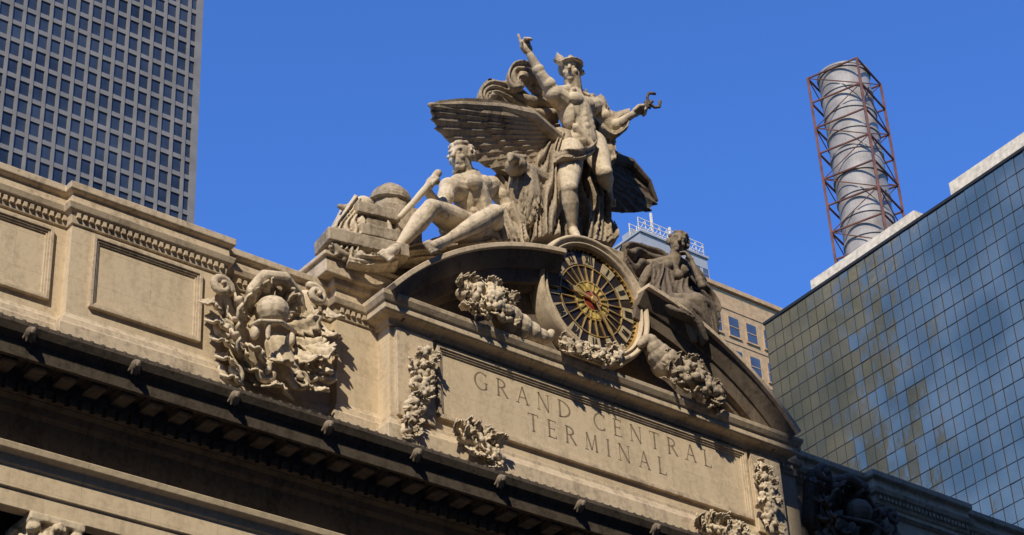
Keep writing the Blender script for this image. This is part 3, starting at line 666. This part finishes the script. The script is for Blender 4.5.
def horn(pts,rs,Y):
    def f(S_):
        pp=[P(a,b,Y) for a,b in pts]; pp=catmull(pp,4); m=len(pp)-1
        rr=[interp([Vector((r,0,0)) for r in rs],i/m).x for i in range(m+1)]; S_.path(pp,[r*(1.12 if i%2 else .94) for i,r in enumerate(rr)],12)
    return f
carving('cornucopia_carving',[(462,294),(484,303),(504,315)],[.38,.68,.52],90,.08,.15,'carved stone horn of plenty with fruit, left of the clock','carving',41.5,nl=34,L=.42,extra=horn([(505,318),(525,330),(545,338),(552,332)],[.45,.36,.2,.1],41.6))
carving('fruit_garland',[(562,344),(580,352),(602,358),(622,360)],[.22,.32,.34,.26],70,.06,.11,'carved stone fruit swag directly below the clock face','carving',41.35,nl=24,L=.3)
carving('cornucopia_carving',[(666,366),(688,380),(716,396)],[.42,.66,.42],90,.08,.15,'carved stone horn of plenty with fruit, right of the clock','carving',41.4,mat=CARD,nl=34,L=.42,extra=horn([(640,345),(648,340),(656,352),(668,366)],[.1,.2,.34,.5],41.5))
carving('garland_drop',[(424,352),(420,372),(418,395),(412,415),(403,432)],[.24,.36,.34,.32,.24],80,.06,.11,'narrow hanging carved garland on pilaster left of the inscription','carving',41.75,nl=32,L=.34)
carving('garland_drop',[(760,468),(764,488),(767,508),(770,532)],[.22,.31,.31,.26],70,.06,.11,'narrow hanging carved garland on pilaster right of the inscription','carving',41.75,nl=28,L=.34)
carving('leaf_ornament',[(460,438),(480,446),(502,458)],[.22,.4,.22],22,.06,.11,'carved leafy clump under the lower left corner of the inscription panel','carving',41.6,nl=24,L=.48)
carving('leaf_ornament',[(703,530),(720,530),(736,538)],[.22,.4,.26],22,.06,.11,'carved leafy clump under the lower right corner of the inscription panel','carving',41.6,nl=24,L=.48)
# trophy relief
def trophy(mir,label,mat):
    Y=42.4
    def q(px,py,dy=0): return P(px,py,Y+dy)
    S_=G()
    S_.ball(q(272,312,-.2),(.5,.5,.46)); S_.path([q(250,326,-.1),q(260,321,-.68),q(281,322,-.68),q(295,332,-.1)],.07,8); S_.limb(q(268,324,-.6),q(268,338,-.6),.1,.06); S_.ball(q(255,332,-.3),(.12,.2,.24)); S_.ball(q(290,340,-.3),(.12,.2,.24))
    S_.path([q(252,308,.1),q(252,290,-.15),q(264,277,-.3),q(284,279,-.3),q(298,296,-.05),q(304,316,.1)],[.1,.17,.21,.21,.17,.1])
    S_.limb(q(277,345,.05),q(286,376,.1),.36,.42)
    S_.path([q(225,300,.3),q(240,345,.35),q(275,385,.35),q(315,355,.35),q(305,300,.3)],.3)
    for (x,y,r,a0,sg) in ((220,288,.34,0,1),(314,296,.32,2,-1),(232,374,.32,3,1),(324,372,.3,0,-1),(224,332,.3,1,1),(262,372,.34,1,-1),(298,380,.34,2,1)):
        scroll(S_,q(x,y,-.15),r,a0,1.35,.14,sg,.22)
    g=G()
    ctr=q(275,342,0)
    def ring(n,r,l,wd,off,curl,dy=0):
        for i in range(n):
            a=2*PI*(i+random.uniform(-.25,.25))/n; tw=off*(1 if math.cos(a)<0 else -1)
            d=Vector((math.cos(a+tw),-.25,math.sin(a+tw))); c=Vector((ctr.x+math.cos(a)*1.1*r,Y+dy,ctr.z+math.sin(a)*1.2*r))
            l_=l*random.uniform(.85,1.15); acanth(g,c-d.normalized()*l_*.3,d,Vector((0,-1,.15)),l_,l_*wd,curl*random.uniform(.8,1.15),.06)
    ring(14,1.0,.9,.46,.55,.6,dy=.12)
    for a_,x_ in ((200,245),(230,262),(270,278),(305,296),(340,306)):
        a=math.radians(a_); c=q(x_,352+abs(x_-275)*-.2,-.2); acanth(g,c,Vector((math.cos(a),-.3,math.sin(a))),Vector((0,-1,.1)),.8,.34,.6,.06)
    for k in range(5):
        c=q(214+k*5,298+k*18,-.15); acanth(g,c,Vector((-.35,-.2,-1)),Vector((-.2,-1,0)),.7,.29,.6,.06)
        c=q(326-k*4,306+k*18,-.15); acanth(g,c,Vector((.4,-.2,-1)),Vector((.2,-1,0)),.66,.27,.6,.06)
    cc_=Vector(ctr)
    if mir:
        for s in (S_,g): s.v=[(2*CX-a,b,c) for a,b,c in s.v]
        cc_.x=2*CX-cc_.x
    E=empty('trophy_relief',cc_,label,'carving'); S_.build('helmet_and_scrolls',mat,E,voxel=.026,sm=1,ero=.01); g.build('leaves',mat,E,smooth=True)
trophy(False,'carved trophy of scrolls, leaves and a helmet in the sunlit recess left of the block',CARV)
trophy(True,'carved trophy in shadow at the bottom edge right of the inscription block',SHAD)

# ================================================================= LEFT OFFICE TOWER
CONC=plain('warm grey precast concrete',(.18,.165,.143),.85,scale=.4,var=.18); WIN=plain('dark tower glass',(.03,.038,.05),.2,var=.6,scale=.15)
TW=empty('office_tower',(90,200,-1.6),'tall grey concrete office tower with a grid of dark windows at upper left','skyscraper')
YT=190; XR=107.4; px_,pz_=1.75,2.65; XW=-30; NC=int((XR-XW)/px_)
g=G(); g.box(XW,XR-.002,YT+.5,YT+45,-1.6,232); g.box(XW,XR,YT,YT+.49,-1.6,118)
g.build('wall',CONC,TW)
g=G(); zb=118
for i in range(NC+1):
    x=XR-i*px_; g.box(x-(.38 if i else .9),x if i else XR,YT,YT+.498,zb,228)
g.build('pier_grid',CONC,TW)
g=G(); NR=41
for k in range(NR):
    z=zb+k*pz_; g.box(XR-NC*px_,XR-.003,YT+.12,YT+.496,z,z+.65)
g.build('spandrel_grid',CONC,TW)
stuff=G(); cells=[]
for i in range(NC):
    for k in range(NR-1):
        x1=XR-i*px_-.38; x0=XR-(i+1)*px_; z0=zb+k*pz_+.65; z1=zb+(k+1)*pz_
        c=Vector(((x0+x1)/2,YT,(z0+z1)/2)); f=c.dot(FW); X_=512+c.dot(RT)/f*F; Y_=267+c.dot(DN)/f*F
        vis= -12<X_<220 and -15<Y_ and Y_<150+.38*X_+10
        cells.append((0 if vis else 1,Y_ if vis else 0,x0,x1,z0,z1))
cells.sort(key=lambda c:(c[0],-c[1]))
for j,(nv,_,x0,x1,z0,z1) in enumerate(cells):
    g=stuff if j>=100 else G()
    g.box(x0-.05,x1+.05,YT+.3,YT+.36,z0-.05,z1+.05); 
    if j<100: g.build('window',WIN,TW)
o=stuff.build('far_windows',WIN,TW); o['kind']='stuff'
# ================================================================= GLASS TOWER
GL,n_,bs=nodes('mirror curtain glass'); L=n_.links.new
gg=n_.nodes.new('ShaderNodeNewGeometry'); nz=n_.nodes.new('ShaderNodeTexNoise'); nz.inputs['Scale'].default_value=.5; nz.inputs['Detail'].default_value=3; L(gg.outputs['Position'],nz.inputs[0])
bp=n_.nodes.new('ShaderNodeBump'); bp.inputs['Strength'].default_value=.14; bp.inputs['Distance'].default_value=.3; L(nz.outputs[0],bp.inputs['Height']); L(bp.outputs[0],bs.inputs['Normal'])
vo=n_.nodes.new('ShaderNodeTexNoise'); vo.inputs['Scale'].default_value=.25; L(gg.outputs['Position'],vo.inputs[0])
rp=n_.nodes.new('ShaderNodeValToRGB'); rp.color_ramp.elements[0].position=.35; rp.color_ramp.elements[0].color=(.34,.35,.25,1); rp.color_ramp.elements[1].position=.65; rp.color_ramp.elements[1].color=(.58,.52,.34,1); L(vo.outputs[0],rp.inputs[0]); L(rp.outputs[0],bs.inputs['Base Color'])
bs.inputs['Metallic'].default_value=.88; bs.inputs['Roughness'].default_value=.1
MUL=plain('dark bronze mullion',(.014,.017,.02),.7); WHT=plain('cream roof cladding',(.68,.6,.45),.7)
far=PX(765,325,90); ztop=far.z; hd_=Vector((-.048,-.999,0)).normalized()
HY=empty('glass_tower',(far.x,far.y,-1.6),'mirrored blue glass hotel tower at the right edge','skyscraper')
def hp(s,z,o=0): return Vector((far.x,far.y,0))+hd_*s+Vector((-.999,.048,0))*o+Vector((0,0,z))
g=G(); vs=[]
for z in (-1.6,ztop-.05):
    vs+=[hp(0,z,-.1),hp(42,z,-.1),hp(42,z,-45),hp(0,z,-45)]
g.add(vs,[(0,1,2,3),(4,5,6,7),(0,1,5,4),(1,2,6,5),(2,3,7,6),(3,0,4,7)]); g.build('wall',MUL,HY)
pw,ph=.8,1.15; ns=int(42/pw); nz_=38
g=G()
def hbox(g,s0,s1,z0,z1,o0,o1):
    vs=[hp(s0,z0,o0),hp(s1,z0,o0),hp(s1,z0,o1),hp(s0,z0,o1),hp(s0,z1,o0),hp(s1,z1,o0),hp(s1,z1,o1),hp(s0,z1,o1)]
    g.add(vs,[(0,3,2,1),(4,5,6,7),(0,1,5,4),(1,2,6,5),(2,3,7,6),(3,0,4,7)])
for i in range(ns+1): hbox(g,i*pw-.015,i*pw+.015,ztop-nz_*ph,ztop,0,.035)
for k in range(nz_+1): hbox(g,0,ns*pw,ztop-k*ph-.022,ztop-k*ph+.022,0,.03)
g.build('mullion_grid',MUL,HY)
stuff=G(); cells=[]
for i in range(ns):
    for k in range(nz_):
        c=hp((i+.5)*pw,ztop-(k+.5)*ph); f=c.dot(FW); X_=512+c.dot(RT)/f*F; Y_=267+c.dot(DN)/f*F
        vis=X_<1030 and Y_<430+.38*(X_-790); cells.append((0 if vis else 1,-i,i,k))
cells.sort()
for j,(nv,_,i,k) in enumerate(cells):
    g=stuff if j>=100 else G()
    a,b,c_=[random.gauss(0,.0045) for _ in range(3)]
    s0,s1,z0,z1=i*pw+.015,(i+1)*pw-.015,ztop-(k+1)*ph+.022,ztop-k*ph-.022
    g.add([hp(s0,z0,.01+a),hp(s1,z0,.01+b),hp(s1,z1,.01+c_),hp(s0,z1,.01+a-b+c_)],[(0,1,2,3)])
    if j<100: g.build('window_pane',GL,HY)
o=stuff.build('far_window_panes',GL,HY); o['kind']='stuff'
g=G(); hbox(g,-.1,42,ztop,ztop+.2,-.6,.1); g.build('parapet',MUL,HY)
g=G(); hbox(g,4.6,14.2,ztop+.201,ztop+1.0,-10,-.05); g.build('roof_penthouse',WHT,HY)
g=G(); hbox(g,17.0,40,ztop+.201,ztop+1.5,-12,-.4); g.build('roof_penthouse',WHT,HY)
# ================================================================= CHIMNEY
DR=plain('weathered sheet metal',(.3,.275,.24),.6,scale=.6,var=.35); RST=plain('rust red steel',(.15,.06,.04),.7,scale=1,var=.4)
chx,chy=120.,96.7; CH=empty('smokestack',(chx,chy,-1.6),'round sheet metal stack inside a rust red steel lattice on the roofline','chimney')
top=114.7
CR=2.25
prof=[(CR,-116)]; zz=-60
while zz<-.8:
    prof+=[(CR,zz),(CR,zz+1.95),(CR+.1,zz+1.96),(CR+.1,zz+2.2),(CR,zz+2.21)]; zz+=2.22
prof+=[(CR,-.1),(CR+.15,-.1),(CR+.15,.1),(CR-.15,.1),(CR-.15,-3),(0,-3)]
g=G(); g.lathe((chx,chy,top),prof,48,'Z'); g.build('flue',DR,CH,smooth=False)
hw=2.42; lv=2.75; rot=Matrix.Rotation(math.radians(18),3,'Z')
def cpt(a,b,z): return Vector((chx,chy,0))+rot@Vector((a,b,0))+Vector((0,0,z))
cor=[(-hw,-hw),(hw,-hw),(hw,hw),(-hw,hw)]
for a,b in cor:
    g=G(); g.limb(cpt(a,b,-1.6),cpt(a,b,top-.4),.13,.13,6); g.build('frame_post',RST,CH)
g=G(); z=top-.4; kk=0
while z>50:
    for i in range(4):
        a,b=cor[i],cor[(i+1)%4]
        g.limb(cpt(*a,z),cpt(*b,z),.1,.1,6)
        if (kk+i)%2: g.limb(cpt(*a,z),cpt(*b,z-lv),.05,.05,6)
        else: g.limb(cpt(*b,z),cpt(*a,z-lv),.05,.05,6)
    z-=lv; kk+=1
g.build('lattice_brace',RST,CH)
# ================================================================= TAN BUILDING AND FAR TOWER
TAN=plain('tan brick',(.45,.3,.15),.9,scale=1.5,var=.2)
def block(name,label,cat,pa,Y,wd,mat,pw,ph,ww,wh,rows,cols,off=.8,win=WIN,crown=True):
    t=P(pa[0],pa[1],Y); E=empty(name,(t.x,Y,-1.6),label,cat); z=t.z
    g=G(); g.box(t.x,t.x+wd,Y,Y+25,-1.6,z)
    for r in range(rows+1): g.box(t.x-.08,t.x+wd+.08,Y-.09,Y+25.08,z-2.6-r*ph,z-2.35-r*ph)
    g.build('wall',mat,E)
    if crown:
        g=G(); g.box(t.x-.3,t.x+wd+.3,Y-.4,Y+25.3,z+.001,z+.6); g.build('parapet',mat,E,bevel=.05)
    for r in range(rows):
        for c in range(cols):
            x=t.x+off+c*pw; zz=z-2.2-(r+1)*ph+.6
            g=G(); g.box(x,x+ww,Y-.04,Y+.2,zz,zz+wh); o=g.build('window',win,E)
            f=G(); f.box(x-.12,x,Y-.12,Y+.1,zz,zz+wh); f.box(x+ww,x+ww+.12,Y-.12,Y+.1,zz,zz+wh); f.box(x-.2,x+ww+.2,Y-.2,Y+.1,zz-.2,zz-.001); f.box(x,x+ww,Y-.09,Y+.1,zz+wh*.5-.05,zz+wh*.5+.05)
            f.build('window_frame',mat,o)
    return E,t
WB=plain('blue window glass',(.06,.09,.14),.15,var=.4,scale=.2)
block('brick_building','tan brick building with paired windows between the statues and the glass tower','building',(700,281),150,22,TAN,2.9,4.6,1.7,2.7,6,7,off=1.1,win=WB)
PAL=plain('pale grey cladding',(.34,.345,.33),.5,scale=.3,var=.12)
E,t=block('distant_tower','distant pale grey tower top with scaffold and masts behind the reclining woman','skyscraper',(640,232),260,18.5,PAL,2.3,3.6,1.6,2.6,8,8,win=WB)
g=G()
for i in range(10):
    x=t.x+i*2.0
    for yy in (260.3,263): g.box(x,x+.16,yy,yy+.16,t.z+.6,t.z+3.9)
for zz in (1.6,2.7,3.75):
    for yy in (260.2,263.1): g.box(t.x,t.x+18.2,yy,yy+.12,t.z+zz,t.z+zz+.14)
for i in range(9): g.limb((t.x+i*2.0+.08,260.3,t.z+.7),(t.x+(i+1)*2.0+.08,260.3,t.z+3.8),.06,.06,6)
g.build('roof_scaffold',WHT,E)
for x,h_ in ((4.5,6.5),(9.5,4.8)):
    g=G(); g.box(t.x+x,t.x+x+.4,261,261.4,t.z+.6,t.z+h_+.6); g.build('mast',WHT,E)
g=G(); g.box(t.x+1.5,t.x+12,263.5,267,t.z+.6,t.z+3.4); g.build('roof_room',PAL,E)
# ================================================================= BUILDINGS ACROSS THE STREET
BRN=plain('brown street masonry',(.16,.12,.09),.9,scale=.5,var=.2)
for x0,x1,h,lab in ((-28.2,62,128,'tall brown masonry block across the street, outside the view'),(-130,-28.6,82,'lower brown masonry block across the street to the west, outside the view'),(62.5,170,95,'brown masonry block across the street to the east, outside the view')):
    AC=empty('street_block',((x0+x1)/2,-40,-1.6),lab,'building')
    g=G(); g.box(x0,x1,-60,-20,-1.6,h); g.build('wall',BRN,AC)
    g=G(); g.box(x0-.1,x1+.1,-60.3,-19.7,h+.001,h+1); g.build('parapet',BRN,AC)
